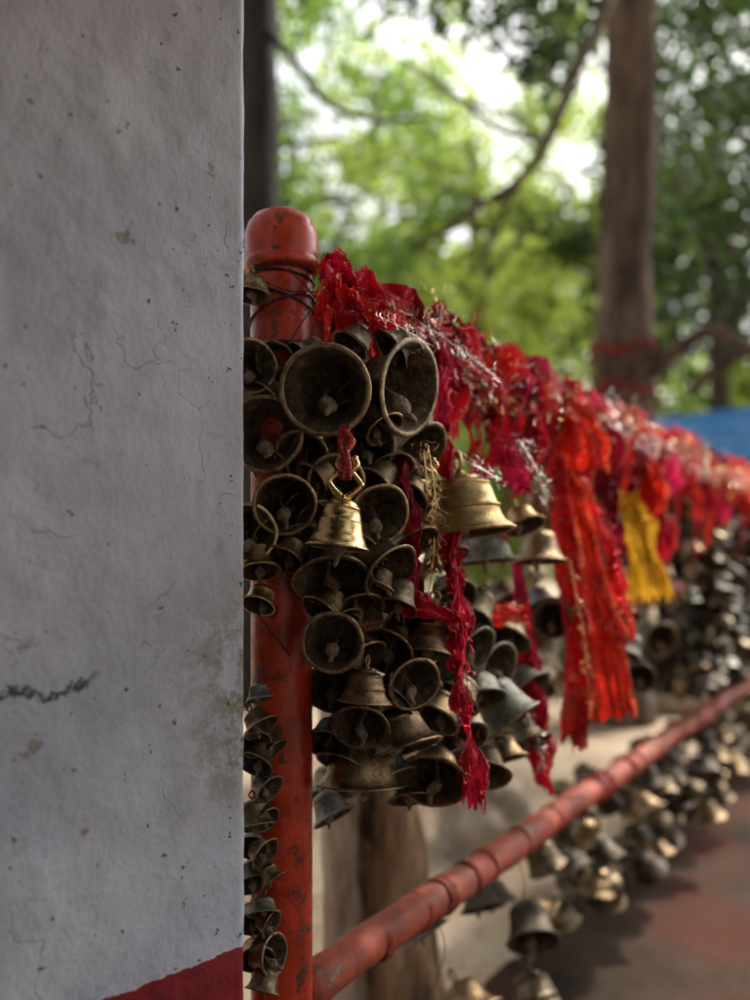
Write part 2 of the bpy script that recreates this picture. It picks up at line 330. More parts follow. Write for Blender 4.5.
# ---------------- bells
PROF={
 'flare':([(1.0,0),(1.015,.02),(1.0,.05),(.955,.08),(.93,.085),(.85,.17),(.75,.32),(.67,.52),(.62,.72),(.6,.8),(.615,.82),(.6,.84),(.56,.93),(.45,1.02),(.28,1.07),(.12,1.09),(.0,1.1)],
          [(1.0,0),(.95,-.015),(.90,-.008),(.87,.025),(.80,.12),(.70,.3),(.61,.52),(.56,.72),(.50,.88),(.38,.98),(0,1.02)]),
 'tall':([(1.0,0),(1.02,.03),(1.0,.06),(.95,.09),(.88,.2),(.8,.4),(.74,.7),(.71,.95),(.72,.98),(.7,1.0),(.66,1.12),(.52,1.25),(.32,1.32),(.12,1.34),(.0,1.35)],
         [(1.0,0),(.95,-.015),(.91,-.008),(.88,.03),(.82,.18),(.74,.4),(.69,.7),(.66,.95),(.6,1.12),(.4,1.24),(0,1.28)]),
 'step':([(1.0,0),(1.03,.015),(1.035,.04),(1.03,.065),(.98,.075),(.97,.085),(.965,.13),(.925,.14),(.92,.15),(.85,.22),(.78,.34),(.74,.49),(.745,.5),(.77,.51),(.775,.54),(.77,.57),(.735,.575),(.72,.59),(.68,.75),(.64,.92),(.61,1.0),(.625,1.01),(.625,1.04),(.58,1.06),(.45,1.14),(.38,1.16),(.38,1.2),(.22,1.25),(.12,1.3),(.0,1.3)],
         [(1.0,0),(.96,-.005),(.92,.02),(.83,.18),(.72,.4),(.66,.7),(.58,.95),(.4,1.1),(0,1.14)]),
 'cone':([(1.0,0),(1.02,.012),(1.02,.04),(.99,.06),(.96,.065),(.95,.09),(.93,.1),(.87,.2),(.82,.3),(.815,.33),(.80,.34),(.74,.52),(.69,.7),(.685,.72),(.695,.73),(.695,.755),(.67,.765),(.62,.92),(.57,1.08),(.585,1.09),(.585,1.12),(.55,1.13),(.5,1.22),(.38,1.31),(.2,1.35),(.12,1.36),(.0,1.36)],
         [(1.0,0),(.96,-.005),(.92,.02),(.83,.18),(.72,.45),(.62,.8),(.52,1.1),(.4,1.2),(0,1.24)]),
 'dome':([(1.0,0),(1.04,.01),(1.04,.04),(.97,.06),(.88,.13),(.82,.25),(.8,.4),(.77,.55),(.7,.7),(.56,.84),(.36,.93),(.14,.97),(.0,.98)],
         [(1.0,0),(.96,-.01),(.91,.0),(.88,.03),(.82,.12),(.76,.25),(.74,.42),(.68,.6),(.55,.76),(.3,.87),(0,.9)])}
HT={'flare':1.1,'tall':1.35,'step':1.3,'dome':.98,'cone':1.36}
VH=(1,1.1,.93,1)
_bm={}
def bell_me(var,fin,vn=0):
    k=(var,fin,vn)
    if k not in _bm:
        o,i=PROF[var]; V,Fc,mi=lathe(o[::-1]+i[1:],52,len(o)+1)
        sd_=vn*11+len(var); hs_=VH[vn]; am=0 if vn==3 else .045
        V=[(x*(1+am*noise.noise(Vector((x,y,z*1.5))*1.3+Vector((sd_,0,0)))),y*(1+am*noise.noise(Vector((x,y,z*1.5))*1.3+Vector((0,sd_,0)))),(z+am*.3*noise.noise(Vector((x*2,y*2,sd_))))*hs_) for x,y,z in V]
        me=mesh("bell_body",V,[f[::-1] for f in Fc]); me.materials.append(FIN[fin]); me.materials.append(INN); me.polygons.foreach_set("material_index",mi)
        _bm[k]=me
    return _bm[k]
def clap_me(L):
    V,Fc,_=lathe([(0,.0),(.05,-.01),(.05,-.1),(.045,-.2),(.05,-L*.5),(.09,-L*.57),(.17,-L*.66),(.23,-L*.76),(.21,-L*.87),(.14,-L*.95),(.07,-L*1.0),(.08,-L*1.1),(.07,-L*1.2),(.03,-L*1.27),(0,-L*1.27)],14)
    V=[(x*(1+.5*noise.noise(Vector((x*4,y*4,z*3))))+.09*math.sin(z*4),y*(1+.4*noise.noise(Vector((x*4+5,y*4,z*3))))+.05*math.sin(z*7),z) for x,y,z in V]
    me=mesh("clapper",V,[f[::-1] for f in Fc]); me.materials.append(IRON); return me
CLM={k:clap_me(HT[k]*.98) for k in HT}
def loop_me(fin,h):
    V=[];Fc=[]
    V2,F2,_=lathe([(.16,h-.05),(.13,h+.03),(.07,h+.06),(.06,h+.1)],14); V+= [Vector(a) for a in V2]; Fc+=F2
    pts=[Vector((.17*math.sin(2*math.pi*i/20),0,h+.26-.18*math.cos(2*math.pi*i/20))) for i in range(21)]
    tube_data(pts,.045,8,V=V,Fc=Fc)
    me=mesh("hanging_loop",V,Fc); me.materials.append(FIN[fin]); return me
_lm={}
WORDS={'dark':'dark tarnished brass','brown':'brown aged brass','green':'grey-green weathered brass','gold':'dull golden brass','bright':'polished golden brass','shade':'shade-toned dark brass'}
placed=[]; NB=[0]
def bell(loc,rad,m,var='flare',fin='dark',loop=True,label=None,vn=None):
    m=Vector(m).normalized(); q=Vector((0,0,-1)).rotation_difference(m)
    q=q@Quaternion((0,0,1),random.uniform(0,6.28))
    vn=random.randrange(3) if vn is None else vn
    o=bpy.data.objects.new("bell",bell_me(var,fin,vn)); COL.objects.link(o)
    o.rotation_mode='QUATERNION'; o.rotation_quaternion=q; o.location=loc; o.scale=(rad,)*3
    if label is None: label=f"{WORDS[fin]} temple bell "+("hanging from the railing" if -m.z>.8 else "tipped open among crowded bells")
    setp(o,label,"bell","temple bells hung on the railing")
    c=bpy.data.objects.new("clapper",CLM[var]); COL.objects.link(c); c.parent=o; c.location=(0,0,HT[var]*.86)
    g=(q.inverted()@Vector((0,0,-1))).normalized(); ang=g.angle(Vector((0,0,-1)))
    if ang>1e-3: 
        ax=Vector((0,0,-1)).cross(g); ax=ax.normalized() if ax.length>1e-4 else Vector((1,0,0))
        c.rotation_mode='QUATERNION'; c.rotation_quaternion=Quaternion(ax,min(ang,random.uniform(.38,.52)))@Quaternion((0,0,1),random.uniform(0,6))
    if loop:
        hh=HT[var]*VH[vn]
        if (var,fin,vn) not in _lm: _lm[(var,fin,vn)]=loop_me(fin,hh)
        l=bpy.data.objects.new("hanging_loop",_lm[(var,fin,vn)]); COL.objects.link(l); l.parent=o
    placed.append((Vector(loc)-m*rad*.5,rad)); NB[0]+=1
    return o
def pb(px,py,r,d,dx,dz,t,var='flare',fin='dark',**k):
    return bell(P(px,py,d),r/F*d,(dx,-t,dz),var,fin,**k)
H=[(325,390,46,.925,-.05,-.2,1,'flare','brown'),(411,388,49,.99,.78,-.18,.6,'flare','dark'),(264,434,39,.955,.05,-.12,1,'flare','dark'),
(285,505,32,.94,.2,-.3,1,'tall','brown'),(380,515,32,.97,.35,-.3,.9,'flare','brown'),(368,447,29,1.0,.2,-.4,.9,'flare','dark'),
(333,582,40,.955,.1,-.75,.65,'flare','dark'),(391,573,33,.97,.6,-.55,.55,'tall','dark'),(332,643,31,.93,-.1,-.1,1,'dome','brown'),
(364,703,27,.97,-.08,-1,.12,'step','brown'),(415,685,29,1.0,.4,-.3,.85,'flare','brown'),(360,728,30,.98,-.1,-.55,.85,'flare','dark'),
(407,750,38,1.03,.3,-.9,.35,'flare','brown'),(362,785,44,1.05,0,-1,.15,'dome','brown'),(432,782,36,1.06,-.2,-.5,.85,'flare','brown'),
(443,677,29,1.1,.75,-.2,.55,'tall','green'),(476,652,28,1.18,.6,-.4,.6,'flare','green'),(500,667,26,1.26,.6,-.2,.7,'flare','green'),
(514,722,32,1.25,.55,-.75,.3,'tall','green'),(552,620,20,1.47,-.2,-.2,1,'flare','dark'),
(525,527,22,1.28,.25,-.85,.4,'flare','gold'),(486,562,31,1.27,.1,-1,.1,'dome','green'),(540,562,27,1.42,0,-1,.15,'flare','brown'),
(250,366,28,.965,.3,-.1,1,'flare','brown'),(248,533,30,.94,.2,-.1,1,'flare','gold'),
(260,572,22,.955,.1,-.8,.4,'tall','gold'),(258,606,18,.95,-.2,-.8,.6,'tall','gold'),
(301,457,28,.97,-.1,-.4,.9,'flare','dark'),(336,482,29,.965,.1,-.3,.9,'flare','brown'),(275,362,22,.975,-.3,-.4,.8,'flare','dark'),
(350,347,22,1.02,-.5,-.7,.3,'flare','dark'),(303,545,27,.975,.1,-.6,.7,'flare','dark'),(410,625,28,1.03,.3,-.5,.8,'tall','dark'),
(385,652,30,1.02,-.3,-.5,.7,'flare','brown'),(330,690,28,1.02,-.2,-.4,.9,'flare','dark'),(326,745,24,1.03,-.2,-.6,.7,'flare','green'),
(440,632,30,1.08,.1,-.9,.3,'dome','brown'),(462,742,30,1.15,.3,-.6,.7,'flare','green'),(484,776,28,1.2,-.1,-.7,.7,'flare','dark'),
(395,608,22,.99,-.2,-.8,.4,'tall','dark'),(425,655,26,1.04,-.1,-.9,.3,'step','brown'),(505,760,24,1.28,.2,-.9,.4,'flare','brown'),
(420,455,36,1.06,.55,-.5,.5,'flare','dark'),(430,520,34,1.1,-.4,-.8,.3,'flare','brown'),(392,470,24,1.02,.2,-.7,.5,'flare','dark'),
(455,600,25,1.18,.3,-.5,.7,'flare','dark'),(640,678,16,1.9,-.3,-.2,1,'flare','green'),(662,640,18,2.1,.2,-.2,1,'flare','dark'),(598,640,17,1.7,0,-.7,.6,'flare','green'),(625,655,17,1.8,-.4,-.8,.3,'tall','green'),
(250,296,22,.975,-.1,-1,.12,'dome','brown'),
(390,350,24,1.0,-.6,-.5,.2,'flare','dark'),(300,360,20,.975,-.7,-.5,.3,'tall','dark'),(270,470,24,.985,-.4,-.4,.6,'tall','dark'),(318,520,24,.98,.4,-.6,.6,'tall','dark'),(283,560,22,.96,-.3,-.7,.5,'tall','brown'),
(355,548,27,.985,-.3,-.7,.5,'flare','dark'),(352,420,27,.99,.1,-.7,.5,'flare','dark'),(415,545,28,1.03,.4,-.7,.4,'flare','dark'),(360,610,26,.985,.2,-.7,.6,'flare','brown'),(290,408,24,.99,-.4,-.5,.6,'flare','dark'),
(365,660,26,1.0,.5,-.6,.5,'tall','brown'),(388,700,28,1.03,-.5,-.6,.5,'flare','dark'),(340,765,26,1.03,-.3,-.7,.5,'flare','dark'),(390,780,28,1.06,.4,-.8,.4,'tall','green'),(410,800,24,1.09,.1,-.8,.5,'flare','dark'),(455,700,26,1.12,-.5,-.6,.5,'flare','dark'),(480,700,27,1.2,.1,-.8,.5,'dome','green'),(530,690,26,1.38,.5,-.6,.5,'flare','green'),(460,775,26,1.14,.5,-.6,.5,'flare','brown'),(505,640,26,1.32,-.3,-.7,.5,'flare','dark'),(530,745,24,1.36,.3,-.7,.5,'flare','dark'),
(320,612,22,.965,-.5,-.6,.5,'tall','brown'),(345,625,21,.985,.5,-.5,.5,'flare','dark'),(312,480,20,.965,-.6,-.5,.4,'tall','brown'),(265,400,22,.985,-.5,-.6,.4,'flare','brown'),(270,535,21,.965,.6,-.5,.5,'flare','brown'),(385,430,22,.985,.5,-.7,.4,'tall','brown'),(355,395,22,.985,.4,-.6,.4,'flare','brown'),
(405,500,24,1.04,-.3,-.6,.6,'flare','brown'),(300,505,20,.985,.5,-.6,.4,'flare','dark'),(372,485,22,1.0,-.5,-.6,.5,'tall','dark'),(345,670,22,1.0,-.4,-.7,.4,'flare','brown'),(400,715,24,1.04,.3,-.6,.6,'tall','brown'),(435,720,26,1.08,-.4,-.6,.5,'flare','brown'),(350,705,22,1.03,-.5,-.7,.3,'flare','dark'),(470,620,24,1.22,-.4,-.7,.5,'tall','dark'),(375,590,22,.99,-.3,-.8,.4,'flare','brown'),(445,560,26,1.16,.3,-.8,.4,'flare','dark')]
for i,h in enumerate(H): pb(*h,vn=3 if i<2 else None)
pb(467,535,48,1.1,.12,-1,.1,'step','gold',label="large dull golden temple bell with ridged rings hanging",vn=3)
L=[(262,728,19,.5,-.6,.4),(254,765,20,-.3,-.6,.7),(270,790,17,.6,-.4,.5),(257,828,19,.2,-.8,.4),(266,855,18,.7,-.3,.5),(254,885,18,.3,-.6,.7),(264,915,17,.1,-.8,.6),(275,955,21,.8,.1,.45),(256,960,19,.2,-.4,.8),(262,992,18,-.2,-.8,.5),(260,700,15,.2,-.9,.3),(275,750,14,.6,-.6,.4),(274,880,14,.5,-.7,.3),(256,745,16,.2,-.3,.8),(252,848,16,.1,-.4,.8),(268,820,14,.5,-.3,.5),(272,925,15,.7,-.2,.4),(252,925,16,.1,-.4,.8)]
for i,(x,y,r,dx,dz,t) in enumerate(L): pb(x,y,r,.94+.012*(i%3),dx,dz,t,['flare','tall'][i%2],['brown','dark','green','dark'][i%4])
gb=bpy.data.objects.new("gold_bell",bell_me('cone','bright',3)); COL.objects.link(gb)
setp(gb,"small polished golden bell with ornate open handle on red cord","bell","temple bells hung on the railing")
gd=.885; gr=32/F*gd; gm=Vector((-.12,-.1,-1)).normalized(); gb.rotation_mode='QUATERNION'; gb.rotation_quaternion=Vector((0,0,-1)).rotation_difference(gm)
gb.location=P(337,548,gd); gb.scale=(gr,gr,gr*1.15)
V=[];Fc=[]
for sx in (1,-1):
    pts=catmull([Vector((sx*.05,0,1.28)),Vector((sx*.08,0,1.4)),Vector((sx*.3,0,1.55)),Vector((sx*.5,0,1.8)),Vector((sx*.3,0,2.02)),Vector((sx*.18,0,2.15)),Vector((sx*.3,0,2.32)),Vector((sx*.22,0,2.5))],40)
    tube_data(pts,lambda t:.085+.015*math.sin(t*9),10,V=V,Fc=Fc)
for (x,z,r) in ((0,1.36,.15),(.51,1.8,.1),(-.51,1.8,.1),(.22,2.5,.11),(-.22,2.5,.11)):
    v2,f2,_=lathe([(0,r),(r*.5,r*.86),(r*.86,r*.5),(r,0),(r*.86,-r*.5),(r*.5,-r*.86),(0,-r)],12); bs=len(V); V+=[Vector((a+x,b_,c+z)) for a,b_,c in v2]; Fc+=[tuple(bs+i for i in f)[::-1] for f in f2]
tube_data([Vector((-.2,0,2.08)),Vector((.2,0,2.08))],.06,8,V=V,Fc=Fc)
obj("handle",mesh("handle",V,Fc),gb,FIN['bright'])
c=obj("clapper",CLM['step'],gb); c.location=(0,0,1.1)
placed.append((gb.location.copy(),gr))

def fill(n,smin,smax,zf,omin,omax,rmin,rmax,fins,out=.6,cov=.8,tries=40):
    for _ in range(n):
        for t in range(tries):
            s=random.uniform(smin,smax); zl,zh=zf(s); z=random.uniform(zl,zh); o=random.uniform(omin,omax); r=random.uniform(rmin,rmax)
            p=R(s,z,o)
            if p.y<.9: continue
            if all((p-q).length>cov*(r+rr) for q,rr in placed):
                m=FN*random.uniform(.1,1.2)*out+Vector((random.uniform(-.4,.4),random.uniform(-.4,.4),random.uniform(-1.1,-.4)))
                bell(p,r,m,random.choice(['flare','flare','tall','step','dome']),random.choice(fins)); break
fill(16,.03,.3,lambda s:(1.0,1.3),-.05,.03,.026,.036,['dark','dark','brown'],1.0,.38)
fill(44,.06,.95,lambda s:(.70+.03*s,1.03),-.09,.08,.028,.042,['dark','green','brown','dark'],.9,.38)
fill(16,.4,2.0,lambda s:(1.05,1.3),-.05,.06,.028,.042,['brown','green','gold','dark'],.5,.6)
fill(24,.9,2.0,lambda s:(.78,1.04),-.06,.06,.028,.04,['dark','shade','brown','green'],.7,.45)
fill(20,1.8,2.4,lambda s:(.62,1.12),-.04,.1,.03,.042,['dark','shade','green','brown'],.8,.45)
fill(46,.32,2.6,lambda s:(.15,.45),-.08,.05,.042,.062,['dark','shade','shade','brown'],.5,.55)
print("bells",NB[0])
def bellmass(name,n,sr,zr,orr,rr,label,seed,pw=1,mats=('shade','dark','green')):
    rs=random.Random(seed); V=[];Fc=[];mi=[]
    base={}
    for k in ('flare','tall','dome'):
        o,i=PROF[k]; o2=o[::2]+[o[-1]]; i2=i[::2]; a,f,m_=lathe(o2[::-1]+i2,14,len(o2)-1); base[k]=([Vector(q) for q in a],f,m_)
    for _ in range(n):
        k=rs.choice(['flare','tall','dome']); a,f,m_=base[k]; s=sr[0]+(sr[1]-sr[0])*rs.random()**pw; p=R(s,rs.uniform(*zr),rs.uniform(*orr)); r=rs.uniform(*rr)
        m=(FN*rs.uniform(.1,1)+Vector((rs.uniform(-.5,.5),rs.uniform(-.5,.5),rs.uniform(-1.1,-.3)))).normalized(); q=Vector((0,0,-1)).rotation_difference(m)
        b0=len(V); V+=[p+q@(x*r) for x in a]; Fc+=[tuple(b0+j for j in g)[::-1] for g in f]; g0=rs.choice((0,0,1,2)); mi+=[3 if z else g0 for z in m_]
    me=mesh(name,V,Fc)
    for mt in mats: me.materials.append(FIN[mt])
    me.materials.append(INN)
    me.polygons.foreach_set("material_index",mi); obj(name,me,kind="stuff",label=label,cat="bells")
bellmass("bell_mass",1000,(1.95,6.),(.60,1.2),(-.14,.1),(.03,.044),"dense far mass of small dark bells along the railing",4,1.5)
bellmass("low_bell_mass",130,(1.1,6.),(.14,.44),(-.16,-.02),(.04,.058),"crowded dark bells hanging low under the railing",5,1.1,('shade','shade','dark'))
STR,nt,b=M("brown_string",.9); b.inputs["Base Color"].default_value=(.05,.03,.022,1)
for i in range(8):
    s=.35+i*.3; tube("hanging_string",catmull([R(s,.49,.02),R(s+.01,.44,.03),R(s-.01,.38,.02)],6),.0009,5,STR,label="brown string hanging bells from the rail",cat="string",group="strings holding bells")

# ---------------- cloth
def cloth(name,pts,wf,side,mat,folds=3,amp=.01,crump=.01,seed=0,n=46,m=18,fring=0,twist=0,**k):
    C=catmull(pts,n); V=[];Fc=[];UV=[]; side=Vector(side).normalized(); S=side
    for i,c in enumerate(C):
        t=i/n; T=(C[min(i+1,n)]-C[max(i-1,0)])
        T=T.normalized() if T.length>1e-6 else Vector((0,0,-1))
        S=(side-T*side.dot(T)); S=S.normalized() if S.length>1e-3 else T.orthogonal().normalized(); Nn=T.cross(S)
        if twist:
            a=twist*(t-.5)*6.28+1.2*noise.noise(Vector((t*3,seed,4))); S,Nn=S*math.cos(a)+Nn*math.sin(a),Nn*math.cos(a)-S*math.sin(a)
        w_=(wf(t) if callable(wf) else wf)*(1+.5*noise.noise(Vector((t*4,seed*1.3,2))))
        for j in range(m+1):
            u=j/m-.5
            uu=u+.16*noise.noise(Vector((t*2.2,u*2,seed+9)))
            f1=noise.noise(Vector((uu*folds*2.1,t*1.3,seed*1.7))); f2=noise.noise(Vector((uu*folds*5,t*2.2,seed*2.7)))
            a=amp*(3.2*f1+1.5*(.35-abs(f2)))
            p=c+S*(uu*w_)+Nn*a
            q=Vector((p.x*22+seed*3.1,p.y*22,p.z*19)); q2=q*2.6+Vector((5,5,5))
            v1=noise.noise_vector(q); v2=noise.noise_vector(q2)
            p=p+v1*crump+Vector((abs(v2.x),abs(v2.y),abs(v2.z)))*crump*.75
            if fring and t>.9: p.z+=fring*2.5*(t-.9)*10*noise.noise(Vector((u*14,seed,1)))-(fring*random.random() if t>.97 else 0)
            V.append(p); UV.append((t,j/m))
    for i in range(n):
        for j in range(m):
            a=i*(m+1)+j; Fc.append((a,a+1,a+m+2,a+m+1))
    return obj(name,mesh(name,V,Fc,True,UV),None,mat,**k)
GRP="red cloths tied along the railing"
def CLAB(kc): return {'red':'red votive cloth with gold trim tied to the railing','crim':'crimson crumpled votive cloth tied to the railing','orange':'bright scarlet votive cloth bunched on the rail','pink':'pinkish red votive cloth bunched on the rail','dark':'dark maroon cloth strip hanging among bells','yellow':'yellow votive cloth with red spots hanging from the rail'}[kc]
rnd=random.Random(5)
def PZ(s): return 1.392-.028*s
for i in range(104):
    s0=.04+3.9*(i/104)**1.25; ln=rnd.uniform(.08,.26)*(1+.2*s0); a0=rnd.uniform(0,6.28); turns=rnd.uniform(.5,1.8)*rnd.choice((-1,1)); r0=rnd.uniform(.028,.066)
    if s0<.25: r0=rnd.uniform(.02,.038)
    pts=[]
    for q in range(10):
        t=q/9; a=a0+turns*6.28*t; r=r0*(.55+.75*rnd.random()); s=s0+ln*t+rnd.uniform(-.015,.015)
        pts.append(R(s,PZ(s0)+r*math.sin(a),.018+r*math.cos(a)))
    kc=rnd.choice(['red','red','crim','red','orange','pink','crim','dark'])
    if s0>1.9: kc=rnd.choice(['red','crim','dark','crim','crim','orange','yellow'])
    w0=rnd.uniform(.028,.07)
    cloth("votive_cloth",pts,lambda t,w0=w0:w0*(.45+.6*math.sin(3.14*t)),FD+Vector((0,0,rnd.uniform(-.6,.6))),CL[kc],3,.006,.017,i*1.7,60,15,0,rnd.uniform(-1.6,1.6),label=CLAB(kc),cat="cloth",group=GRP)
for i in range(150):
    s0=.05+3.0*(i/150)**1.3; ln=rnd.uniform(.05,.2); r0=rnd.uniform(.05,.084) if s0>.25 else rnd.uniform(.03,.05); a=rnd.uniform(-.5,2.2); pts=[]
    for q in range(9):
        a+=rnd.uniform(-1.,.9); a=max(-1.3,min(2.6,a)); r=r0*rnd.uniform(.8,1.28); s=s0+ln*q/8+rnd.uniform(-.03,.03); dz=-max(0,-a)*.05
        pts.append(R(s,PZ(s0)+r*math.sin(a)+dz,.02+r*math.cos(a)))
    kc=rnd.choice(['red','crim','pink','orange','dark','crim'])
    w0=rnd.uniform(.004,.018)
    cloth("cloth_strand",pts,lambda t,w0=w0:w0,FD+Vector((0,0,.5)),CL[kc],2,.002,.006,i*2.9+300,54,5,.006,rnd.uniform(-4,4),label="thin twisted red cloth strand tangled on the rail",cat="cloth",group="thin cloth strands")
for i in range(80):
    s0=.12+2.4*(i/80)**1.2; L_=rnd.uniform(.06,.28); o=rnd.uniform(.04,.1); kc=rnd.choice(['red','crim','dark','crim','orange']); w0=rnd.uniform(.0015,.012)
    ds=rnd.uniform(-.05,.06); top=PZ(s0)-rnd.uniform(.0,.05)
    if s0<.3: L_*=.4; o*=.5
    pts=[R(s0,top,o*.6),R(s0+ds*.3,top-L_*.3,o+.01),R(s0+ds*.8+rnd.uniform(-.015,.015),top-L_*.65,o+.01),R(s0+ds,top-L_,o)]
    cloth("cloth_strand",pts,lambda t,w0=w0:w0,FD,CL[kc],2,.001,.006,i*4.1+900,36,4,.004,rnd.uniform(-3,3),label="thin ragged red thread hanging from the rail",cat="cloth",group="thin cloth strands")
for i in range(70):
    s0=.12+3.5*(i/70)**1.2; L_=rnd.uniform(.05,.17); o=rnd.uniform(.03,.09); w0=rnd.uniform(.014,.05)
    if s0<.3: L_*=.35; o=rnd.uniform(.01,.04); w0*=.6
    kc=rnd.choice(['red','red','crim','orange','pink','crim','dark'])
    if s0>1.9 and rnd.random()<.18: kc='yellow'
    if s0>2: L_*=1.3
    ds=rnd.uniform(-.06,.09); top=PZ(s0)+rnd.uniform(.0,.05)
    pts=[R(s0,top-.03,-.02),R(s0+.01,top,.02),R(s0+ds*.3+rnd.uniform(-.02,.02),top-.04,o),R(s0+ds*.7+rnd.uniform(-.02,.02),top-.04-L_*.5,o+rnd.uniform(-.01,.03)),R(s0+ds,top-.04-L_,o+rnd.uniform(-.03,.02))]
    cloth("votive_cloth",pts,lambda t,w0=w0:w0*(.7+.7*t),FD+FN*rnd.uniform(-.8,.8),CL[kc],2.5,.006,.014,i*2.3+50,46,14,.012,rnd.uniform(-1,1),label=CLAB(kc),cat="cloth",group=GRP)
X=Vector((1,0,0))
def hc(kc,pp,wf,folds=3,amp=.01,crump=.01,seed=0,lab=None,side=X,twist=0,**k):
    return cloth("votive_cloth",[P(*p) for p in pp],wf,side,CL[kc],folds,amp,crump,seed,100,30,.012,twist,label=lab or CLAB(kc),cat="cloth",group=GRP,**k)
hc('crim',[(440,440,1.12),(450,500,1.08),(446,560,1.06),(460,620,1.05),(463,690,1.05),(468,745,1.05),(474,800,1.05)],lambda t:.028+.009*math.sin(t*30)+.03*max(0,t-.75)*3,2.5,.004,.01,3,"long crimson twisted cloth strand with frayed end",twist=2.2)
hc('crim',[(452,545,1.07),(455,610,1.05),(458,680,1.05)],lambda t:.02,2,.004,.009,8,twist=-2.5)
hc('red',[(553,462,1.5),(560,520,1.47),(571,590,1.46),(580,660,1.46),(576,700,1.47),(574,742,1.47)],lambda t:.03+.045*t,4,.007,.010,11,"long red votive cloth hanging in soft folds, gold trimmed",twist=.2)
hc('orange',[(562,470,1.52),(580,540,1.5),(594,610,1.5),(602,665,1.5),(606,716,1.5)],lambda t:.035+.09*t**1.2,5,.007,.009,21,"sheer scarlet votive cloth hanging in soft folds")
hc('red',[(575,480,1.56),(602,540,1.54),(620,590,1.54),(634,632,1.54)],lambda t:.03+.015*t,3,.006,.011,25,twist=.5)
hc('crim',[(520,645,1.4),(528,690,1.38),(536,740,1.38),(545,785,1.38)],lambda t:.03+.03*t,3,.006,.011,31,twist=.4)
hc('pink',[(515,560,1.45),(520,610,1.42),(524,660,1.42),(532,720,1.42)],lambda t:.025+.04*t,3,.005,.01,36,twist=.4)
hc('dark',[(402,455,1.03),(408,500,1.0),(414,550,1.0),(416,598,1.0)],lambda t:.018+.008*t,2,.003,.008,41,twist=1.)
hc('crim',[(402,602,1.0),(422,604,1.0),(440,612,1.02),(455,622,1.04)],lambda t:.028,2,.006,.012,44,side=Vector((0,0,1)))
hc('orange',[(478,612,1.3),(500,615,1.28),(525,612,1.3)],lambda t:.03,2,.006,.012,46,side=Vector((0,0,1)))
hc('yellow',[(628,490,1.8),(634,525,1.78),(642,560,1.78),(650,600,1.78)],lambda t:.06+.035*t,3,.01,.012,51,twist=.2)
hc('orange',[(560,388,1.62),(572,410,1.55),(580,434,1.54),(584,466,1.54)],lambda t:.045+.05*t,3,.01,.013,61)
hc('orange',[(640,455,2.0),(650,480,1.95),(655,510,1.95)],lambda t:.06,3,.01,.014,63)
hc('dark',[(600,470,1.75),(608,510,1.7),(612,550,1.7)],lambda t:.05,3,.01,.012,66,twist=.4)
hc('crim',[(655,490,2.1),(660,530,2.05),(664,560,2.05)],lambda t:.06,3,.01,.012,67,twist=.4)
hc('pink',[(440,370,1.14),(443,400,1.12),(446,430,1.12)],lambda t:.025,3,.006,.01,71,twist=1)
hc('pink',[(495,430,1.35),(508,460,1.3),(520,490,1.3)],lambda t:.03,3,.008,.013,75,twist=.8)
hc('red',[(322,262,1.0),(332,290,.985),(356,308,.99),(395,335,1.02)],lambda t:.028,3,.006,.012,77,side=Vector((0,.2,1)),twist=1.6)
hc('crim',[(320,258,1.03),(350,275,1.03),(375,290,1.06),(420,310,1.12)],lambda t:.03,3,.006,.014,78,side=Vector((0,.2,1)),twist=1.4)
hc('pink',[(322,270,.99),(345,300,.985),(370,320,1.0)],lambda t:.014,3,.004,.01,80,side=Vector((0,.2,1)),twist=2)
hc('red',[(322,275,.99),(324,310,.975),(325,345,.98)],lambda t:.014,2,.003,.006,79,twist=1)
for k_,dx in enumerate((-3,3)):
    tube("red_cord",catmull([P(345+dx,428,.93),P(343+dx,445,.895),P(347+dx*.5,463,gd-.004),P(346+dx,480,gd-.006)],14),.0028,7,CL['crim'],label="twisted red cord holding the golden bell",cat="cord",group="red cords",nz=.4,nf=200)
tube("red_cord",catmull([P(342,430,.92),P(352,440,.9),P(346,452,.89),P(341,474,.883)],14),.004,7,CL['red'],label="twisted red cord holding the golden bell",cat="cord",group="red cords",nz=.5,nf=200)

def tinsel(path,nst,spread,ln,mat,lab,seed):
    rs=random.Random(seed); V=[];Fc=[]; C=catmull(path,60)
    tube_data(C,.0006,4,V=V,Fc=Fc)
    for i in range(nst):
        c=C[rs.randrange(61)]+Vector([rs.gauss(0,spread) for _ in range(3)]); d=Vector([rs.gauss(0,1) for _ in range(3)]).normalized()*ln*rs.uniform(.4,1.2)
        e=d.orthogonal().normalized()*.0004*rs.uniform(.7,1.5); k=d.orthogonal().normalized()*ln*rs.uniform(-.3,.3)
        b0=len(V); V+= [c-e,c+e,c+d*.5+k+e,c+d*.5+k-e,c+d+e,c+d-e]; Fc+=[(b0,b0+1,b0+2,b0+3),(b0+3,b0+2,b0+4,b0+5)]
    obj("tinsel_garland",mesh("tinsel_garland",V,Fc,False),None,mat,label=lab,cat="tinsel",group="tinsel garlands on the cloths")
for i in range(60):
    s=.05+i*.052; pth=[R(s+q*.05,PZ(s)+.065*rnd.uniform(-1,.85),.075+rnd.uniform(-.04,.05)) for q in range(5)]
    tinsel(pth,150,.016,.016,TS[(0,1,2,0,2,1)[i%6]],"shiny tinsel garland tangled in the red cloths",i)
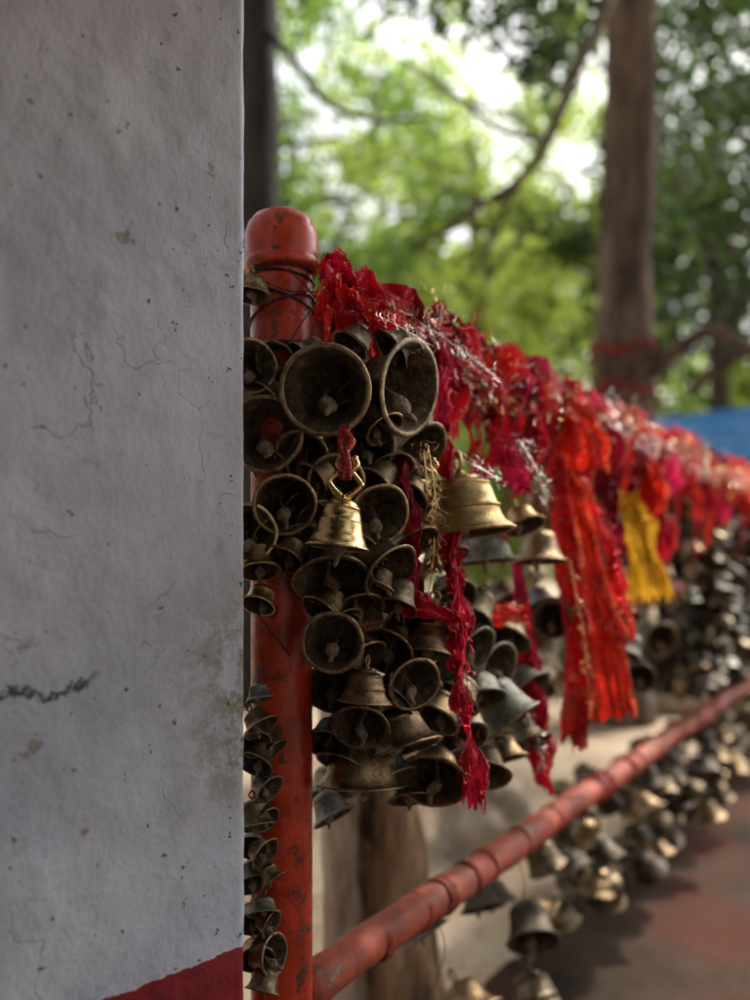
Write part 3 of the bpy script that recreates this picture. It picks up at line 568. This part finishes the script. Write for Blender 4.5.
for i,(x0,y0,x1,y1,d) in enumerate([(428,445,434,545,1.05),(432,500,428,600,1.05),(440,450,500,480,1.12),(455,560,470,780,1.035),(520,700,545,770,1.35),(600,500,630,620,1.48),(345,300,430,345,1.0),(400,310,500,380,1.1),(570,560,590,720,1.44),(520,440,545,500,1.25),(424,450,422,540,1.06)]):
    tinsel([P(x0,y0,d),P((x0+x1)/2+4,(y0+y1)/2,d-.01),P(x1,y1,d)],130,.006,.012,TS[(1,1,0,2,0,2,0,0,1,0,1)[i]],"fine gold and silver tinsel strand hanging down",i+90)

# ---------------- trees
def barkm(name,c1,c2,c3,sc=9):
    m,nt,b=M(name,.9); v=coords(nt,False,((1,1,.22),(0,0,0))); n=noi(nt,v,sc,8,.72)
    nt.links.new(ramp(nt,n,[(.36,c1),(.52,c2),(.68,c3)]),b.inputs["Base Color"]); bump(nt,b,n,.9,.06); return m
BARK=barkm("brown_bark",(.038,.025,.018),(.15,.105,.078),(.28,.21,.165))
BARKD=barkm("dark_bark",(.008,.006,.005),(.03,.022,.018),(.06,.045,.035))
BARKL=barkm("pale_bark",(.16,.1,.055),(.5,.38,.26),(.72,.6,.46),12)
BARKW=barkm("warm_bark",(.06,.028,.012),(.42,.25,.13),(.72,.5,.3),14)
def leafmat(name,c1,c2,tc,tw=.5):
    m,nt,b=M(name,.5); v=coords(nt); n=noi(nt,v,1.1,4,.6); cc=ramp(nt,n,[(.35,c1),(.65,c2)]); nt.links.new(cc,b.inputs["Base Color"])
    t=N(nt,"ShaderNodeBsdfTranslucent"); t.inputs[0].default_value=(*tc,1); mx=N(nt,"ShaderNodeMixShader"); mx.inputs[0].default_value=tw
    nt.links.new(b.outputs[0],mx.inputs[1]); nt.links.new(t.outputs[0],mx.inputs[2]); nt.links.new(mx.outputs[0],nt.nodes["Material Output"].inputs[0]); return m
LF=[leafmat("leaf_green",(.04,.08,.018),(.09,.14,.03),(.23,.38,.06)),
    leafmat("leaf_yellow_green",(.06,.1,.02),(.12,.17,.03),(.42,.54,.09),.62),
    leafmat("leaf_dark_green",(.016,.034,.01),(.034,.058,.018),(.07,.125,.025),.42)]
def leaves(name,clumps,per,size,mat,parent=None,seed=0,**k):
    rs=np.random.RandomState(seed); C=np.array([c[:3] for c in clumps]); Rr=np.array([c[3] for c in clumps]); n=len(C)*per
    idx=np.repeat(np.arange(len(C)),per); d=rs.normal(size=(n,3)); d/=np.linalg.norm(d,axis=1)[:,None]
    rad=Rr[idx]*rs.rand(n)**.45; pos=C[idx]+d*rad[:,None]*np.array([1,1,.75])
    a=rs.normal(size=(n,3)); a/=np.linalg.norm(a,axis=1)[:,None]; bb=np.cross(a,rs.normal(size=(n,3))); bb/=np.linalg.norm(bb,axis=1)[:,None]
    s=size*rs.uniform(.6,1.4,n)[:,None]
    V=np.stack([pos-a*s,pos+bb*s*.45,pos+a*s,pos-bb*s*.45],1).reshape(-1,3)
    me=bpy.data.meshes.new(name); me.vertices.add(n*4); me.vertices.foreach_set("co",V.astype(np.float32).ravel())
    me.loops.add(n*4); me.loops.foreach_set("vertex_index",np.arange(n*4,dtype=np.int32)); me.polygons.add(n)
    me.polygons.foreach_set("loop_start",np.arange(0,n*4,4,dtype=np.int32)); me.update(calc_edges=True); me.validate()
    return obj(name,me,parent,mat,**k)
def tree(base,H,r0,r1,lean,limbs,clumps,per,size,lm,bark,label,seed):
    e=bpy.data.objects.new("tree",None); COL.objects.link(e); setp(e,label,"tree")
    V=[];Fc=[]; b0=Vector(base); pts=catmull([b0-Vector((0,0,.1)),b0+Vector((lean[0]*.3,lean[1]*.3,H*.33)),b0+Vector((lean[0]*.7,lean[1]*.7,H*.66)),b0+Vector((lean[0],lean[1],H))],30)
    tube_data(pts,lambda t:r0*(1-t)+r1*t+.4*r0*max(0,1-t*12),18,nz=.18,nf=4,seed=seed,V=V,Fc=Fc)
    for lp,ra,rb in limbs: tube_data(catmull(lp,18),lambda t,ra=ra,rb=rb:ra*(1-t)+rb*t,8,nz=.2,nf=6,seed=seed,V=V,Fc=Fc)
    obj("trunk",mesh("trunk",V,Fc),e,bark)
    if clumps: leaves("crown",clumps,per,size,lm,e,seed)
    return e
rs=random.Random(3)
def ell(c,r,n,cr): 
    out=[]
    for _ in range(n):
        while True:
            q=Vector([rs.uniform(-1,1) for _ in range(3)])
            if q.length<1: break
        out.append((c[0]+q.x*r[0],c[1]+q.y*r[1],c[2]+q.z*r[2],rs.uniform(*cr)))
    return out
d=5.0; b0=Vector((P(616,0,d).x,d,0))
limbs=[([P(630,-60,5.),P(605,10,4.7),P(572,80,4.5),P(548,140,4.4),P(520,180,4.4),P(470,212,4.4),P(415,250,4.4)],.04,.016),
 ([P(650,372,5.0),P(685,345,4.9),P(715,330,4.8),P(760,352,4.7),P(820,340,4.6)],.05,.03),([P(690,392,5.),P(715,372,4.9),P(740,356,4.8),P(775,352,4.7)],.03,.03),
 ([P(548,140,4.4),P(500,130,4.4),P(455,95,4.4),P(400,60,4.5)],.016,.008),([P(520,180,4.4),P(490,240,4.4),P(480,262,4.4)],.015,.006)]
cl=ell((1.9,5.2,6.6),(2.6,2.2,1.3),46,(.35,.7))+ell((3.0,5.6,4.4),(1.1,.9,1.1),34,(.25,.45))+ell((1.2,5.8,4.9),(1.6,.6,.4),14,(.25,.4))
tree((b0.x,d,0),8,.19,.135,(.24,.2),limbs,cl,110,.055,LF[2],BARK,"tall straight brown tree trunk wrapped low with red cloth",11)
SASH=cloth_mat("faded_red_sash",(.3,.06,.045)); 
for i,z in enumerate((1.7,1.82,1.94,2.06,2.18,2.3)):
    pts=[Vector((b0.x+.05+(.2)*math.cos(a/20*6.283),d+.02+.2*math.sin(a/20*6.283),z+.03*math.sin(a*.9+i))) for a in range(23)]
    cloth("trunk_sash",pts,.06,(0,0,1),SASH if i%2 else BARK,2,.006,.02,i*5,60,8,label="faded red cloth sash tied around the tree trunk",cat="cloth",group="sashes around the tree trunk")
b1=Vector((P(258,0,5.5).x,5.5,0))
limbs=[([P(270,30,5.5),P(300,70,5.3),P(330,105,5.2),P(375,120,5.2),P(430,118,5.1)],.03,.01),([P(262,100,5.5),P(200,40,5.5),P(120,0,5.5)],.05,.02)]
tree((b1.x,5.5,0),8,.17,.12,(-.02,.1),limbs,ell((-.6,5.6,6.6),(2.2,2,1.3),30,(.35,.65)),120,.07,LF[0],BARKD,"dark slender tree trunk behind the red post",13)
tree((4.6,.6,0),6,.22,.12,(-1.2,.3),[([Vector((4.0,.7,3.4)),Vector((2.8,1.4,4.6)),Vector((1.4,1.8,5.4))],.09,.03),([Vector((3.9,.7,3.6)),Vector((3.6,2.2,4.8)),Vector((3.0,3.2,5.3))],.09,.03),([Vector((3.8,.7,3.8)),Vector((2.2,-.2,5.)),Vector((.2,-.6,5.6))],.08,.03)],
 ell((2.4,1.6,5.4),(4.6,3.0,.8),140,(.5,.8))+ell((5.9,-.8,3.8),(1.2,2.2,1.2),30,(.5,.8)),170,.1,LF[2],BARK,"added unseen broad tree shading the railing",15)  # out-of-view canopy added to keep sun and sky off the foreground
tree((.8,-3.4,0),6,.22,.12,(.2,.3),[([Vector((.9,-3.2,3.4)),Vector((-.4,-2.6,4.6)),Vector((-1.6,-2.,5.2))],.09,.03),([Vector((.9,-3.2,3.6)),Vector((1.8,-2.4,4.6)),Vector((2.6,-2,5.))],.09,.03)],
 ell((-.2,-2.8,4.0),(4.0,1.5,2.6),125,(.5,.85)),160,.1,LF[2],BARK,"added unseen dark-leaved tree blocking sky behind the camera",16)  # out-of-view crown added to block sky light from behind the camera
specs=[(-1.2,10,8,(2.3,1.5,2.6),5.4,58,0),(1.6,12,9,(2.8,1.8,3.0),6.4,72,1),(4.4,10,9,(2.4,1.4,3.2),5.6,84,2),(3.0,16,11,(3.6,2,3.8),7.0,70,1),(-2.2,16,11,(3.2,2,3.6),6.6,56,1),(6.8,15,11,(3.4,2.2,4.),6.6,84,2),(0.6,19,12,(3.8,2,3.8),6.6,64,1)]
for i,(x,y,Ht,rr,cz,nc,lm) in enumerate(specs):
    top=Vector((x,y,cz)); lb=[([Vector((x,y,cz-2.2+.4*q)),top+Vector((rs.uniform(-1,1)*rr[0]*.4,rs.uniform(-.5,.5),-.8+q*.4)),top+Vector((rs.uniform(-1,1)*rr[0]*.85,rs.uniform(-1,1),rs.uniform(-.5,1.5)))],.07,.02) for q in range(5)]
    tree((x,y,0),Ht*.8,.16,.06,(rs.uniform(-.3,.3),0),lb,ell(top,rr,nc,(.4,.85)),108,.085,LF[lm],BARK,["leafy green tree with open airy crown","tall yellow-green leafy tree with sky gaps","dark green dense leafy tree"][lm],20+i)
for i,(x,y,z,rx,lm) in enumerate([(-.6,8.5,1.3,1.1,1),(1.2,9,1.5,1.3,1),(3.0,9.6,1.6,1.3,0),(4.9,10.5,2.2,1.6,1),(7.,12,2.2,1.8,0),(-2.2,11,1.6,1.6,0)]):
    leaves("shrub",ell((x,y,z),(rx,.8,z*.75),26,(.25,.5)),150,.06,LF[lm],None,60+i,label="bright green leafy shrub under the trees",cat="shrub",group="shrubs under the trees")
leaves("distant_wood",ell((3,30,6),(22,5,7.0),350,(.9,1.8)),80,.22,LF[1],None,99,kind="stuff",label="far-off mass of sunlit green woodland",cat="woodland")

def stump(px,d,wpx,h,label,seed,lean=0,mat=BARKL):
    x=P(px,0,d).x; r=wpx/2/F*d
    tube("tree_stump",catmull([Vector((x,d,-.05)),Vector((x+lean*.4,d,h*.4)),Vector((x+lean*.7,d,h*.75)),Vector((x+lean,d,h))],40),lambda t:r*(1.15-.25*t+.3*max(0,.2-t)*4),32,mat,nz=.3,nf=9,seed=seed,label=label,cat="tree stump")
stump(345,1.75,34,.78,"pale grey-brown tree stump behind the railing",1,-.02)
stump(402,1.85,74,.74,"brown rough tree stump behind the railing",2,-.06,BARKW)
ST,nt,b=M("beige_stone",.9); v=coords(nt); n=noi(nt,v,9,7,.65); nt.links.new(ramp(nt,n,[(.3,(.22,.16,.11)),(.6,(.5,.42,.32))]),b.inputs["Base Color"]); bump(nt,b,n,.8,.03)
def rock(c,r,seed,label):
    import bmesh
    bm=bmesh.new(); bmesh.ops.create_icosphere(bm,subdivisions=4,radius=1)
    for v_ in bm.verts:
        p=v_.co.copy(); k=1+.35*noise.noise(p*1.3+Vector((seed,0,0)))+.12*noise.noise(p*4+Vector((seed,0,0))); v_.co=Vector((p.x*r[0]*k,p.y*r[1]*k,p.z*r[2]*k))+Vector(c)
    me=bpy.data.meshes.new("rock"); bm.to_mesh(me); bm.free(); me.polygons.foreach_set("use_smooth",[True]*len(me.polygons))
    obj("rock",me,None,ST,label=label,cat="rock",group="rocks on the earth")
rock((P(480,0,2.9).x,2.9,.1),(.17,.14,.2),1,"beige weathered boulder behind the railing")
rock((P(660,0,5.4).x,5.4,.12),(.35,.3,.2),2,"pale low rock on the sandy ground")

TP,nt,b=M("blue_tarp",.7); v=coords(nt); n=noi(nt,v,3,5,.6); nt.links.new(ramp(nt,n,[(.3,(.008,.08,.22)),(.7,(.02,.16,.36))]),b.inputs["Base Color"]); bump(nt,b,n,.5,.1); b.inputs["Specular IOR Level"].default_value=.2
st_=bpy.data.objects.new("market_stall",None); COL.objects.link(st_); setp(st_,"open stall with sagging blue tarpaulin roof under the trees","stall")
V=[];Fc=[]; nx,ny=20,14
for j in range(ny+1):
    for i in range(nx+1):
        u=i/nx; w_=j/ny; V.append((2.45+3.6*u,7.4+2.4*w_,1.85+.6*math.sin(math.pi*min(w_*1.0,1))**.8-.05*math.sin(u*9)*.6+.22*u+.03*noise.noise(Vector((u*6,w_*6,0)))))
for j in range(ny):
    for i in range(nx): a=j*(nx+1)+i; Fc.append((a,a+1,a+nx+2,a+nx+1))
obj("tarp_roof",mesh("tarp_roof",V,Fc),st_,TP)
for x,y in ((2.5,7.45),(6.0,7.45),(2.5,9.75),(6.0,9.75)): tube("pole",[Vector((x,y,0)),Vector((x,y,1)),Vector((x,y,1.86))],.03,10,BARKD,st_)
